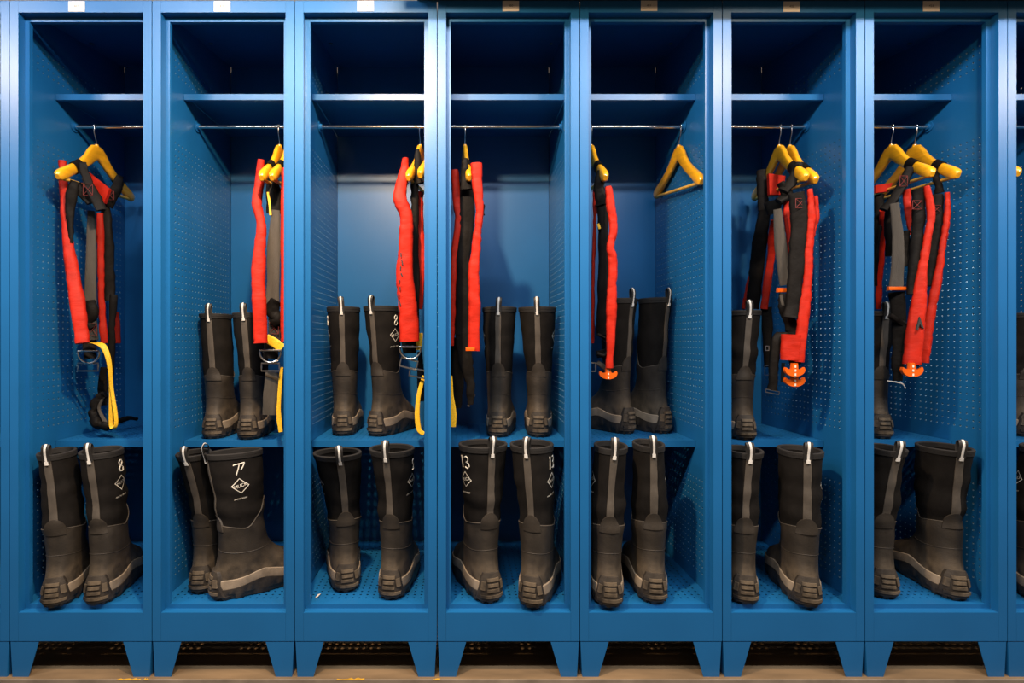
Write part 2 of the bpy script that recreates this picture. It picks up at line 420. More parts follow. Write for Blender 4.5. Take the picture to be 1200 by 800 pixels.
def patch(m, rows_fn, nu, nv, off, base=0.0):
    """rows_fn(u, v, off)->point, u,v in 0..1; raised patch with skirt"""
    rows = []
    for j in range(nv+1):
        v = j/nv; rows.append([rows_fn(0, v, base)] + [rows_fn(i/nu, v, off(i/nu, v) if callable(off) else off) for i in range(nu+1)] + [rows_fn(1, v, base)])
    n = len(rows[0])
    rows = [[rows_fn(min(1, max(0, (i-1)/nu)), 0, base) for i in range(n)]] + rows + [[rows_fn(min(1, max(0, (i-1)/nu)), 1, base) for i in range(n)]]
    m.quad_grid(rows)
DIGITS = {
 '8': [[(0,.5),(-.2,.62),(-.22,.8),(-.05,.97),(.16,.92),(.22,.75),(.1,.58),(-.1,.45),(-.24,.25),(-.18,.06),(.03,0),(.22,.1),(.24,.3),(.1,.46),(0,.5)]],
 '7': [[(-.42,.80),(-.38,.86),(0,.92),(.5,1.0)],[(.08,.94),(-.08,.5),(-.30,.0)],[(.5,1.0),(.34,.7),(.12,.40)]],
 '13': [[(-.52,.86),(-.40,1.0),(-.40,0)],[(.02,.92),(.22,1.0),(.40,.85),(.36,.62),(.16,.52),(.40,.43),(.46,.2),(.28,.0),(.0,.08)]],
 'c': [[(.1,.95),(-.12,.8),(-.1,.55),(.1,.4),(.05,.1),(-.15,0)]],
}
NPH = 48
def boot(px, py, toe, hpx, idx, label, group, outer=1, scale=1.0, lean=(0,0), sx=0.98, sy=0.86, rim=None, cell=None, yp=-.018, top=None, wide=None, digit=None, logo=True, rot=None, tilt=0.0, zoff=0.0):
    B = BootShape(outer, lean[0], lean[1], sx, sy, idx)
    # placement: heel-bottom pixel on a surface of known height
    r = min(1.0, (py+4.0-400.0)/hpx) if hpx > 200 else min(.9, (py+1.5-400.0)/hpx); y0 = DIST*(1/r-1); x0 = (px-CX)*U/r
    if rot is None:
        best = None
        for k in range(-700, 701, 5):
            a = math.radians(k/10); tx, ty = x0 - math.sin(a)*0.28*scale, y0 + math.cos(a)*0.28*scale
            e = abs(CX + tx/U*DIST/(DIST+ty) - toe)
            if best is None or e < best[0]-1e-6: best = (e, a)
        a = best[1]
    else: a = math.radians(rot)
    ca, sa = math.cos(a), math.sin(a)
    hx, hy = 0.0, -0.084*scale
    ox, oy = x0 - (ca*hx - sa*hy), y0 - (sa*hx + ca*hy)
    # keep clear of the locker's back and side panels
    ext = [B.S(p*math.pi/24, z, .006)*scale for p in range(48) for z in (.02, .2, .42)]
    li = math.floor(((CX + (px-CX)) - 11)/PITCH) if cell is None else cell
    xmn, xmx = xpx(11+PITCH*li)+.005, xpx(11+PITCH*(li+1))-.005
    wx = [ca*p.x - sa*p.y + ox for p in ext]; wy = [sa*p.x + ca*p.y + oy for p in ext]
    if max(wy) > DEPTH-.004: oy -= max(wy) - (DEPTH-.004)
    if min(wx) < xmn: ox += xmn - min(wx)
    if max(wx) > xmx: ox -= max(wx) - xmx
    zs_ = scale
    if rim: zs_ = (hpx - (rim-400.0)/r)*U/TOP
    over = 0.0
    def rim_world(): return [(ca*p.x - sa*p.y + ox, sa*p.x + ca*p.y + oy) for p in (B.S(q*math.pi/24, TOP, .003)*scale for q in range(48))]
    if hpx > 200 and zs_*TOP > (312.5-139)*U:          # the shaft leans out past the shelf edge
        over = max(0, max(q[1] for q in rim_world()) - (0.111*DIST - .004))
    B.lx -= sa*over/scale; B.ly -= ca*over/scale
    for _ in range(6):                                   # rim width and centre as measured in the photo
        q = [CX + x/U*DIST/(DIST+y) for x, y in rim_world()]; lo, hi = min(q), max(q)
        if wide: B.sx = min(1.3, max(.66, B.sx*(1 + .8*(wide/(hi-lo)-1))))
        if top:
            dx = (top - (lo+hi)/2)*U/scale*1.05
            B.lx += ca*dx; B.ly -= sa*dx
    lim = .022 if hpx > 200 else .014                      # never more than a slight sideways lean
    wxl, wyl = ca*B.lx - sa*B.ly, sa*B.lx + ca*B.ly
    wxl = min(lim, max(-lim, wxl)); B.lx = ca*wxl + sa*wyl; B.ly = -sa*wxl + ca*wyl
    xl_, xr_ = xpx(11+PITCH*li), xpx(11+PITCH*(li+1))
    for _ in range(3):                                     # stay clear of the stiles and the side panels
        for z in (.02, .05, .1, .2, .3, .4, TOP):
            for q in range(48):
                p = B.S(q*math.pi/24, z, .0085)*scale; X_, Y_ = ca*p.x - sa*p.y + ox, sa*p.x + ca*p.y + oy
                m_ = .0400 if Y_ < .040 else .0055
                if X_ < xl_+m_: ox += xl_+m_-X_
                if X_ > xr_-m_: ox -= X_-xr_+m_
                if Y_ > DEPTH-.003: oy -= Y_-DEPTH+.003
    root = empty('rubber_boot', (0,0,0), label, 'boot', group)
    def part(m, name, material, par=root, sm=True, ang=0.6):
        return m.build(name, material, par, sm, ang)
    ph = [2*math.pi*k/NPH for k in range(NPH)]
    def shell_top(p):
        f = max(0, math.cos(p)); return .203 + .012*max(0, -math.cos(p)) + .075*f*f
    # shaft with inside wall
    m = MB(); rows = []
    NZ = 16
    for j in range(NZ+1):
        t = j/NZ; rows.append([B.S(p, shell_top(p)-.012 + (TOP-.008-shell_top(p)+.012)*t) for p in ph])
    for t in (0, .03, .3, .7, 1): rows.append([B.S(p, TOP-.008-t*.22, -.005) for p in ph])
    b, n = m.quad_grid(rows, True); m.f.append(tuple(b+(len(rows)-1)*n+i for i in range(n)))
    part(m, 'shaft', 'neoprene')
    # rubber foot shell
    m = MB(); rows = []
    zs = [0, .1, .2, .28, .35, .42, .50, .58, .66, .74, .82, .9, .96, 1]
    for t in zs: rows.append([B.S(p, .025 + (shell_top(p)-.025)*t, .0018) for p in ph])
    rows.append([B.S(p, shell_top(p)+.0015, .0) for p in ph])
    m.quad_grid(rows, True); fs = part(m, 'foot_shell', 'rubber')
    # seam lines on the rubber: ankle overlay
    m = MB()
    m.tube([B.S(p, .135 + .004*math.cos(2*p), .0018) for p in ph], .0011, 5, closed=True); part(m, 'seam', 'rubber', fs)
    m = MB(); m.tube([B.S(p, shell_top(p), .0016) for p in ph], .0012, 5, closed=True); part(m, 'seam', 'tape_grey', fs)
    # midsole wave
    def mid(p):
        q = B.S(p, .04); y = q.y
        return .030 + .016*math.exp(-((y-.05)/.05)**2) - .004*smooth(.1, .2, y), .058 + .016*math.exp(-((y-.06)/.05)**2) - .008*smooth(.1, .2, y)
    m = MB(); rows = []
    for t, of in ((-.1, .002), (0, .0045), (.5, .0055), (.92, .0045), (1, .001)):
        rows.append([B.S(p, mid(p)[0] + (mid(p)[1]-mid(p)[0])*t, of) for p in ph])
    m.quad_grid(rows, True); part(m, 'midsole', 'midsole_tan')
    # outsole with lugs
    m = MB(); rows = []; NO = 96; po = [2*math.pi*k/NO for k in range(NO)]
    lug = [(.0065 if (k//3) % 2 == 0 else .002) for k in range(NO)]
    rows.append([B.S(p, mid(p)[0]+.004, .001) for p in po]); rows.append([B.S(p, mid(p)[0]+.002, .006) for p in po])
    rows.append([B.S(p, .018, .006) for p in po]); rows.append([B.S(po[k], .014, lug[k]) for k in range(NO)])
    rows.append([B.S(po[k], .002, lug[k]-.001) for k in range(NO)]); rows.append([B.S(po[k], 0.0, lug[k]-.003) for k in range(NO)])
    b, n = m.quad_grid(rows, True); m.f.append(tuple(b+(len(rows)-1)*n+i for i in reversed(range(n))))
    part(m, 'outsole', 'sole_black')
    # heel guard with ridges
    m = MB()
    def hg(u, v, o):
        z = .010 + .072*v; hwd = .040*(1-v)**.8 + .023*v**1.0 if v < 1 else .023
        return B.back((u*2-1)*hwd, z, o)
    patch(m, hg, 10, 8, .0085, .001); g = part(m, 'heel_guard', 'sole_black', ang=0.5)
    for zc, hwd in ((.022, .034), (.038, .018), (.052, .016), (.066, .018)):
        m = MB()
        patch(m, lambda u, v, o: B.back((u*2-1)*hwd, zc-.004+.008*v, o), 6, 2, .0115, .008); part(m, 'ridge', 'rubber', g)
    for sx in (-1, 1):
        m = MB()
        patch(m, lambda u, v, o: B.back(sx*(.024+.010*u) - sx*.004*v, .040+.022*v, o), 2, 2, .0110, .008); part(m, 'ridge', 'rubber', g)
    # back strip and heel tab
    m = MB(); patch(m, lambda u, v, o: B.back((u*2-1)*.0098, .225 + (TOP-.018-.225)*v, o), 4, 14, .0022); part(m, 'back_strip', 'tape_grey')
    m = MB(); patch(m, lambda u, v, o: B.back((u*2-1)*.027*math.sqrt(max(0.03, 1-v**2.4)), .196 + .046*v, o), 8, 8, .0042); part(m, 'heel_tab', 'rubber')
    # binding
    m = MB(); rows = []
    for z, o in ((TOP-.017, .0), (TOP-.0165, .0022), (TOP-.010, .0026), (TOP-.0095, .0012), (TOP-.009, .0026), (TOP-.002, .0026), (TOP, .0008), (TOP, -.0042), (TOP-.002, -.0062), (TOP-.015, -.0062), (TOP-.0155, -.004)):
        rows.append([B.S(p, z, o) for p in ph])
    m.quad_grid(rows, True); part(m, 'top_binding', 'binding')
    # pull loop
    c0, c1 = B.back(0, TOP-.022, .0035), B.back(0, TOP-.006, -.0075)
    rim = B.back(0, TOP, 0); k = random.uniform(-.004, .004); hgt = .029 + random.uniform(-.002, .003)
    path = [c0, B.back(0, TOP-.004, .0045), rim + Vector((k*.5, -.008, hgt*.6)), rim + Vector((k, -.002, hgt)), rim + Vector((k*.7, .008, hgt*.75)), rim + Vector((0, .0085, -.002)), c1]
    m = MB(); m.strip(path, .021, .0022, (1,0,0), 8, 4.0, sub=4); lp = part(m, 'pull_loop', 'loop_black')
    path2 = [B.back(0, TOP-.025, .0052), B.back(0, TOP-.004, .0062), rim + Vector((k*.5, -.0097, hgt*.6)), rim + Vector((k, -.0025, hgt+.0016)), rim + Vector((k*.7, .007, hgt*.85))]
    m = MB(); m.strip(path2, .0062, .0012, (1,0,0), 6, 4.0, sub=4); part(m, 'reflective_stripe', 'reflective_white', lp)
    m = MB(); patch(m, lambda u, v, o: B.back((u*2-1)*.0048, TOP-.028+.010*v, o), 3, 2, .0068, .003); part(m, 'reflective_tab', 'reflective_white', lp)
    # prints on the outer side
    if logo:
        def dec(yy, zz, o=.0008): return B.side(yy, zz, o, outer)
        fl = outer               # reading direction seen from that side
        yc = yp
        m = MB(); R, t = .0235, .0028; cz = .330
        def ring(R): return [(yc+fl*R, cz), (yc, cz+R*.95), (yc-fl*R, cz), (yc, cz-R*.95)]
        for A, Bq in zip(range(4), (1,2,3,0)):
            o4, i4 = ring(R), ring(R-t)
            n_ = 4
            rows = [[dec(o4[A][0]+(o4[Bq][0]-o4[A][0])*q/n_, o4[A][1]+(o4[Bq][1]-o4[A][1])*q/n_) for q in range(n_+1)],
                    [dec(i4[A][0]+(i4[Bq][0]-i4[A][0])*q/n_, i4[A][1]+(i4[Bq][1]-i4[A][1])*q/n_) for q in range(n_+1)]]
            m.quad_grid(rows)
        def put(txt, size, y, z, shear=.2, rotv=.25):
            v, f = text_mesh(txt, size, shear); b = len(m.v)
            for q in v:
                qx = q.x*math.cos(rotv) - q.y*math.sin(rotv); qy = q.x*math.sin(rotv) + q.y*math.cos(rotv)
                m.v.append(tuple(dec(y + fl*qx, z + qy)))
            m.f += [tuple(b+i for i in ff) for ff in f]
        put('MUCK', .0125, yc, cz); put('ARCTIC SPORT', .0058, yc-fl*.003, .292, 0.1, .12)
        part(m, 'logo_print', 'print_white', sm=False)
        if digit:
            m = MB(); hgt2 = .034; zb = .362; yd = yc+fl*.004
            for st in DIGITS[digit]:
                pts = []
                for i in range(len(st)-1):
                    for q in range(3): pts.append((st[i][0]+(st[i+1][0]-st[i][0])*q/3, st[i][1]+(st[i+1][1]-st[i][1])*q/3))
                pts.append(st[-1])
                m.tube([dec(yd+fl*a_*hgt2, zb+b_*hgt2, .0008) for a_, b_ in pts], .0017, 5)
            part(m, 'number_marking', 'print_white')
    root.location = (ox, oy, zoff + (FLOOR_Z if hpx > 200 else SHELF_Z) + .0006)
    root.rotation_euler = (0, tilt, a); root.scale = (scale, scale, zs_)
    return root
F, SH = 312.5, 129.0
GF, GS = 'boots on the locker floors', 'boots on the middle shelves'
W = {417: 'below the yellow sling loop', 418: 'below the D-ring', 419: 'below the shelf pair marked 8', 420: 'marked 13',
     421: 'below the empty hanger', 422: 'below the two orange toggles', 423: 'below the lifejacket with grey webbing'}
V = {418: 'beside the D-ring and grey strap', 419: 'beside the wide red lobe', 420: 'behind the boots marked 13', 421: 'behind the slim red lobe'}
def lf(n, side, extra=''): return f'black rubber boot, {side} of the floor pair {W[n]}{extra}'
def ls(n, side, extra=''): return f'black rubber boot, {side} of the shelf pair {V[n]}{extra}'
# px, py of the heel's lower edge, toe px (or rot), surface
boot(58, 709.5, 0, F, 1, lf(417, 'left'), GF, -1, 0.95, (-.004, 0), rim=534, rot=14, sx=.93, top=61, wide=49, cell=0)
boot(111, 706, 0, F, 2, lf(417, 'right', ', marked 8'), GF, 1, 0.95, (.004, .0), rim=533, digit='8', rot=8, sx=.93, top=110, wide=55, cell=0)
boot(210, 692, 0, F, 3, lf(418, 'left'), GF, -1, 0.94, (-.006, 0), rim=531, rot=3, sx=.9, sy=.8, top=221, wide=44, cell=1)
boot(249, 697, 0, F, 4, lf(418, 'right', ', turned sideways'), GF, 1, 1.0, (.0, .0), rim=531, digit='7', rot=-56, sx=.9, sy=1.0, top=268, wide=64, yp=-0.004, cell=1)
boot(403, 690, 392, F, 5, lf(419, 'left'), GF, -1, 1.0, (-.018, -.006), rim=529, top=391, wide=58, rot=18, cell=2)
boot(456, 699, 472, F, 6, lf(419, 'right'), GF, 1, 1.0, (.004, 0), rim=528, digit='c', top=459, wide=54, rot=-8, cell=2)
boot(577, 703, 553, F, 7, lf(420, 'left'), GF, -1, 1.02, (-.012, 0), rim=524, digit='13', sx=1.05, top=566, wide=58, rot=20, yp=-0.024, cell=3)
boot(621, 712, 641, F, 8, lf(420, 'right'), GF, 1, 1.02, (.002, 0), rim=525, digit='13', top=623, wide=52, rot=-22, yp=-0.022, cell=3)
boot(715, 712, 0, F, 9, lf(421, 'left'), GF, -1, 1.0, (.0, 0), rim=527, rot=-7, sx=.84, top=716, wide=41, cell=4)
boot(768, 704, 0, F, 10, lf(421, 'right'), GF, 1, 1.0, (-.006, 0), rim=524, rot=-7, sx=.78, top=760, wide=38, cell=4)
boot(875, 705, 0, F, 11, lf(422, 'left'), GF, -1, 1.0, (.004, 0), rim=532, rot=-12, sx=.92, top=872, wide=48, cell=5)
boot(948, 708, 0, F, 12, lf(422, 'right'), GF, 1, 1.0, (-.006, 0), rim=532, rot=-17, top=938, wide=57, cell=5)
boot(1040, 698, 0, F, 13, lf(423, 'left'), GF, -1, 1.0, (-.004, 0), rim=527, rot=-14, sx=.9, top=1040, wide=46, cell=6)
boot(1124, 700, 0, F, 14, lf(423, 'right'), GF, 1, 1.0, (-.010, 0), rim=526, rot=-13, sx=1.0, sy=.95, top=1098, wide=72, cell=6)
boot(1224, 704, 1190, F, 15, 'black rubber boot on the floor of the last locker, beyond the grey webbing', GF, -1, 1.0, rim=528, top=1222, wide=56, cell=7)
boot(242, 513, 0, SH, 16, ls(418, 'left'), GS, -1, .88, sx=.84, rim=367, rot=5, top=244, wide=40, cell=1)
boot(289, 514, 0, SH, 17, ls(418, 'right'), GS, 1, .88, sx=.84, rim=366, rot=5, top=286, wide=41, cell=1)
boot(402, 509, 0, SH, 18, ls(419, 'left'), GS, -1, .88, sx=.9, rim=359, digit='8', rot=6, top=402.5, wide=40, cell=2)
boot(438, 510, 0, SH, 19, ls(419, 'right', ', marked 8'), GS, 1, .88, sx=.95, rim=358, digit='8', rot=-26, top=443, wide=43, cell=2)
boot(583, 511, 0, SH, 20, ls(420, 'left'), GS, -1, .88, sx=.88, rim=359, rot=-8, top=585.5, wide=41, cell=3)
boot(631, 511, 0, SH, 21, ls(420, 'right'), GS, 1, .88, sx=.9, rim=359, rot=-10, top=629.5, wide=45, cell=3)
boot(739, 507, 0, SH, 22, ls(421, 'left'), GS, 1, 0.82, (0, 0), rim=349, rot=28, sx=.85, sy=.95, top=727, wide=44, cell=4)
boot(794, 503, 0, SH, 23, ls(421, 'right'), GS, 1, 0.82, (0, 0), rim=350, rot=28, sx=.8, sy=.9, top=773, wide=41, cell=4)
boot(875, 516, 0, SH, 24, 'black rubber boot alone on a shelf beside the two orange toggles', GS, -1, .88, rim=363, rot=-10, sx=.86, top=873, wide=44, cell=5)
boot(1036, 513, 0, SH, 25, 'black rubber boot alone on a shelf beside the lifejacket with grey webbing', GS, -1, .88, rim=364, rot=-10, sx=.8, top=1027, wide=42, cell=6)
boot(1218, 511, 0, SH, 26, 'black rubber boot on the shelf of the last locker, beyond the grey webbing', GS, -1, .88, rim=366, rot=-10, top=1214, wide=48, cell=7)

# ------------------------------------------------------------------ hangers
def hanger(X, label, yaw=0.0, tilt=0.0):
    """local x = width (towards the camera = +), local z = 0 at the rod"""
    root = empty('coat_hanger', (0,0,0), label, 'hanger', 'yellow hangers on the rods')
    arm = [(0,-.083,.050,.014),(.014,-.086,.050,.0145),(.03,-.098,.045,.015),(.05,-.117,.037,.0155),(.08,-.139,.032,.0165),(.115,-.159,.031,.018),(.15,-.178,.033,.021),(.172,-.190,.033,.022),(.184,-.197,.028,.020),(.189,-.200,.016,.012)]
    m = MB()
    full = [(-x, z, h, t) for x, z, h, t in reversed(arm[1:])] + arm
    rings = []
    for i, (x, z, h, t) in enumerate(full):
        x1, z1 = full[max(i-1,0)][:2]; x2, z2 = full[min(i+1,len(full)-1)][:2]
        tg = Vector((x2-x1, 0, z2-z1)).normalized(); a = Vector((-tg.z, 0, tg.x)); ring = []
        if x == 0: a = Vector((0,0,1))
        for k in range(12):
            an = 2*math.pi*k/12; ca, sa = math.cos(an), math.sin(an); e = .62
            ring.append(Vector((x, 0, z)) + a*math.copysign(abs(ca)**e, ca)*h/2 + Vector((0, 1, 0))*math.copysign(abs(sa)**e, sa)*t/2)
        rings.append(ring)
    m.quad_grid(rings, True); m.ngon(reversed(rings[0])); m.ngon(rings[-1])
    m.tube([(0,0,-.07), (0,0,-.062), (0,0,-.058), (0,0,-.0565)], lambda t: .0068 if t < .5 else .0055, 12)
    m.build('wooden_arms', 'hanger_yellow', root, True, .9)
    m = MB(); m.tube([(-.172,0,-.201), (.172,0,-.201)], .0055, 10); m.build('trouser_bar', 'bar_wood', root, True)
    for s in (-1, 1):
        m = MB(); m.tube([(s*.152,0,-.168), (s*.157,0,-.1665)], .0045, 8); m.build('notch_pin', 'steel', root, True)
    m = MB(); pts = [(0,0,-.060), (0,0,-.045), (.003,0,-.034), (.0085,0,-.020)]
    for k in range(0, 13): 
        an = math.radians(-40 + k*20); pts.append((math.cos(an)*.0082, 0, math.sin(an)*.0082 + .0005))
    m.tube(pts, .0017, 8); m.build('hook', 'chrome', root, True)
    root.location = (X, ROD_Y, ROD_Z)
    root.rotation_euler = (0, tilt, math.radians(-90) + yaw)
    return root
D = math.radians
def hk(px): return (px-CX)*U/.858
hanger(hk(112), 'yellow wooden hanger holding the lifejacket with the yellow sling loop', D(2), D(5))
hanger(hk(327), 'yellow wooden hanger in locker 418, nearer its perforated left wall', D(2), D(6))
hanger(hk(338), 'yellow wooden hanger in locker 418, nearer its right stile', D(2), D(6))
hanger(hk(492), 'yellow wooden hanger in locker 419, holding the wide red lobe', D(-7), D(6))
hanger(hk(504), 'yellow wooden hanger in locker 419, nearer its right side', D(-6), D(4))
hanger(hk(545), 'yellow wooden hanger seen end on in locker 420', D(4), D(6))
hanger(hk(693), 'yellow wooden hanger sharing its rod with the empty one, holding a lifejacket', D(0), D(6))
hanger(hk(797), 'empty yellow wooden hanger in locker 421', D(0), D(9))
hanger(hk(914), 'yellow wooden hanger above two orange toggles, farther from the side wall', D(-8), D(6))
hanger(hk(927), 'yellow wooden hanger above two orange toggles, nearer the side wall', D(-9), D(8))
hanger(hk(1045), 'yellow wooden hanger holding the lifejacket with grey webbing', D(-8), D(3))
hanger(hk(1073), 'yellow wooden hanger holding the slimmer lifejacket next to the grey webbing one', D(-8), D(4))
hanger(683*U, 'yellow wooden hanger tip in the locker after number 423', D(0), D(3))

# ------------------------------------------------------------------ lifejackets
SEED = [0]
class Jacket:
    def __init__(s, px, label, y0=ROD_Y):
        s.root = empty('lifejacket', P(px, 215, y0), label, 'lifejacket', 'red and black lifejackets')
    def m(s, px, y): return px*U*(DIST+y)/DIST
    def band(s, name, material, pts, wpx, y, thick, side=(1,0,0), power=2.4, lump=0.0, seg=12, parent=None, sub=4, lumpf=14):
        SEED[0] += 1
        q = [P(p[0], p[1], p[2] if len(p) > 2 else y) for p in pts]
        ws = [s.m(w_, y) for w_ in (wpx if isinstance(wpx, (list, tuple)) else [wpx]*len(pts))]
        if side in ((1,0,0), (1,-.15,0)):          # broad side turned towards the aisle's middle
            dx = sum(p[0] for p in pts)/len(pts) - CX; h_ = math.hypot(FPX, dx)
            side = (FPX/h_, -dx/h_, 0); ws = [w_*FPX/h_ for w_ in ws]
        m = MB(); m.strip(q, ws, thick, side, seg, power, lump, SEED[0], sub, lumpf)
        return m.build(name, material, parent or s.root, True, 1.0)
    def lobe(s, pts, wpx, y, thick=.024, side=(1,-.15,0), lump=.0020):
        o = s.band('red_lobe', 'red_fabric', pts, wpx, y, thick, side, 3.0, lump, 22, sub=9, lumpf=12); return o
    def black(s, pts, wpx, y, thick=.012, name='black_lining', side=(1,0,0), lump=.0025):
        return s.band(name, 'black_fabric', pts, wpx, y, thick, side, 2.6, lump, 14, sub=6, lumpf=20)
    def web(s, pts, wpx, y, material='webbing_grey', name='webbing_strap', thick=.0045, side=(1,0,0)):
        return s.band(name, material, pts, wpx, y, thick, side, 4, .0008, 10)
    def panel(s, name, material, poly, y, thick=.006):
        m = MB(); m.prism([P(p[0], p[1], p[2] if len(p) > 2 else y) for p in poly][::-1], (0, thick, 0)); return m.build(name, material, s.root)
    def stitch(s, cx, cy, w_, h_, y):
        m = MB()
        c = [P(cx-w_/2, cy-h_/2, y), P(cx+w_/2, cy-h_/2, y), P(cx+w_/2, cy+h_/2, y), P(cx-w_/2, cy+h_/2, y)]
        for a, b in ((0,1),(1,2),(2,3),(3,0),(0,2),(1,3)): m.tube([c[a], c[b]], .0008, 5)
        m.build('cross_stitching', 'stitch_red', s.root)
    def sleeve(s, X, yaw, tilt, x0, x1):
        m = MB(); M = Matrix.Translation((X, ROD_Y, ROD_Z)) @ Matrix.Rotation(math.radians(-90)+yaw, 4, 'Z') @ Matrix.Rotation(tilt, 4, 'Y')
        sg = 1 if x0 > 0 else -1; rings = []
        def cz(x):
            x = abs(x); A = [(0,-.083),(.03,-.098),(.05,-.117),(.08,-.139),(.115,-.159),(.15,-.178),(.172,-.190)]
            for (a, b), (c, d) in zip(A, A[1:]):
                if x <= c: return b + (d-b)*(x-a)/(c-a)
            return A[-1][1]
        n = 5
        for i in range(n+1):
            x = x0 + (x1-x0)*i/n; tg = Vector((.01, 0, cz(x+.005)-cz(x-.005))).normalized(); a = Vector((-tg.z, 0, tg.x))
            rings.append([M @ (Vector((x, 0, cz(x))) + a*math.cos(t)*.0192 + Vector((0, math.sin(t)*.0128, 0))) for t in [2*math.pi*k/14 for k in range(14)]])
        inner = [[M @ (M.inverted() @ p) for p in r] for r in rings]
        m.quad_grid(rings, True); m.build('strap_sleeve', 'black_fabric', s.root, True)
    def dring(s, cx, cy, rpx, y):
        m = MB(); pts = []
        for k in range(25):
            a = math.radians(172 + k*196/24); pts.append(P(cx + rpx*math.cos(a), cy - rpx*math.sin(a)*1.0, y))
        m.tube(pts, .0030, 8, closed=True); m.build('d_ring', 'chrome', s.root, True)
    def buckle(s, cx, cy, w_, h_, y, t=.0026, roll=0):
        m = MB(); c, sn = math.cos(roll), math.sin(roll); pts = []
        for a, b in ((-1,-1),(-.0,-1),(1,-1),(1,0),(1,1),(0,1),(-1,1),(-1,0)):
            xx, yy = a*w_/2, b*h_/2; pts.append(P(cx + xx*c - yy*sn, cy + xx*sn + yy*c, y))
        m.tube(pts, t, 6, closed=True); m.build('buckle', 'steel', s.root)
    def clip(s, cx, cy, w_, h_, y):
        m = MB(); c = P(cx, cy, y); a, b = s.m(w_, y)/2, s.m(h_, y)/2
        m.strip([c - Vector((a,0,0)), c + Vector((a,0,0))], b*2, .010, (0,0,1), 8, 4); m.build('strap_clip', 'orange_plastic', s.root, True, .6)
    def handle(s, cx, cy, y, sc=1.0):
        m = MB(); w_ = 12.5*sc; prof = []
        for k in range(13):
            a = math.pi*k/12; prof.append((cx + w_*math.cos(a), cy + 9*sc*math.sin(a)*.95 - 1))
        up = [(cx-w_+1, cy-4*sc), (cx-w_*.55, cy-1), (cx-4*sc, cy-1.5), (cx-3.2*sc, cy-9*sc), (cx+3.2*sc, cy-9*sc), (cx+4*sc, cy-1.5), (cx+w_*.55, cy-1), (cx+w_-1, cy-4*sc)]
        poly = [P(a, b, y) for a, b in prof + up]
        m.prism(poly, (0, .010, 0)); h = m.build('pull_handle', 'orange_plastic', s.root)
        m = MB()
        for k in range(3):
            c = P(cx, cy - 5*sc + k*5*sc, y); a = s.m(.9*sc, y); m.box(c.x-a, c.x+a, c.y-.0012, c.y+.001, c.z-a*1.6, c.z+a*1.6)
        m.build('handle_print', 'print_white', h)
    def sling(s, pts, wpx, y, side=(1,0,0)):
        return s.band('lifting_sling', 'yellow_sling', pts, wpx, y, .0035, side, 4, .0004, 10)

# locker 417
j = Jacket(112, 'red and black lifejacket with yellow sling loop touching the shelf of locker 417')
j.sleeve(hk(112), D(2), D(5), .085, .118)
j.sleeve(hk(112), D(2), D(5), -.118, -.085)
j.lobe([(73,189,.14),(75,225,.14),(77,258,.13),(82,300,.12),(90,350,.11),(97,402,.10)], [11,11,12,16,19,19], .12, .028)
j.panel('collar', 'red_fabric', [(100,199),(128,221),(122,238),(106,226)], .22, .012)
j.lobe([(117,250),(118,300),(119,350),(122,402)], [9,9,9,10], .26, .020)
j.lobe([(136,366),(138,402)], [8,9], .36, .02)
j.black([(88,212),(84,228),(82,255),(84,285)], [12,14,10,5], .12)
j.black([(107,238),(96,225),(90,215)], [14,16,10], .16)
j.black([(97,190),(101,207),(109,226),(119,246)], [11,13,15,14], .15, .010, 'shoulder_strap')
j.black([(141,206),(136,222),(126,242)], [9,14,14], .29, .010, 'shoulder_strap')
j.stitch(103, 222, 11, 13, .142); j.stitch(129, 229, 9, 10, .28)
j.web([(107,247),(107,300),(106,335),(107,362)], [9,13,14,15], .20)
j.black([(106,352),(109,368),(104,378),(109,385)], [14,16,12,12], .19, .02)
j.web([(107,372),(109,398)], [13,14], .19, 'webbing_black'); j.stitch(108.5, 386, 10, 14, .186)
j.black([(123,240),(127,280),(128,330),(129,352)], [12,13,15,14], .29)
j.black([(134,345),(131,380),(131,405),(130,450),(132,494)], [10,9,9,7,6], .29, .008, 'leg_strap')
j.sling([(102,402,.17),(113,402,.17),(122,407,.17),(128,425,.17),(131,455,.18),(136,488,.18),(135,500,.18),(130,499,.185),(130,470,.185),(129,435,.185),(125,415,.185)], [10,9,8,6,5,5,5,5,5,5,6], .18)
j.dring(104, 413, 12.5, .165); j.buckle(103, 430, 24, 9, .17)
j.black([(104,398),(106,420)], [18,14], .19, .01)
j.black([(122,430),(120,455),(121,475)], [8,12,10], .26, .01, 'leg_strap')
j.black([(124,462,.22),(114,470,.22),(110,484,.215),(116,496,.21),(130,500,.21)], [7,9,14,16,12], .22, .03, 'leg_strap', (0.3,-1,0.4), .006)
j.web([(120,468,.2),(116,478,.2),(122,492,.2),(128,500,.2)], [3,4,5,4], .2, 'webbing_grey')
j.black([(138,494,.33),(150,490,.36),(161,491,.4)], 5, .36, .012, 'leg_strap', (0,0,1))
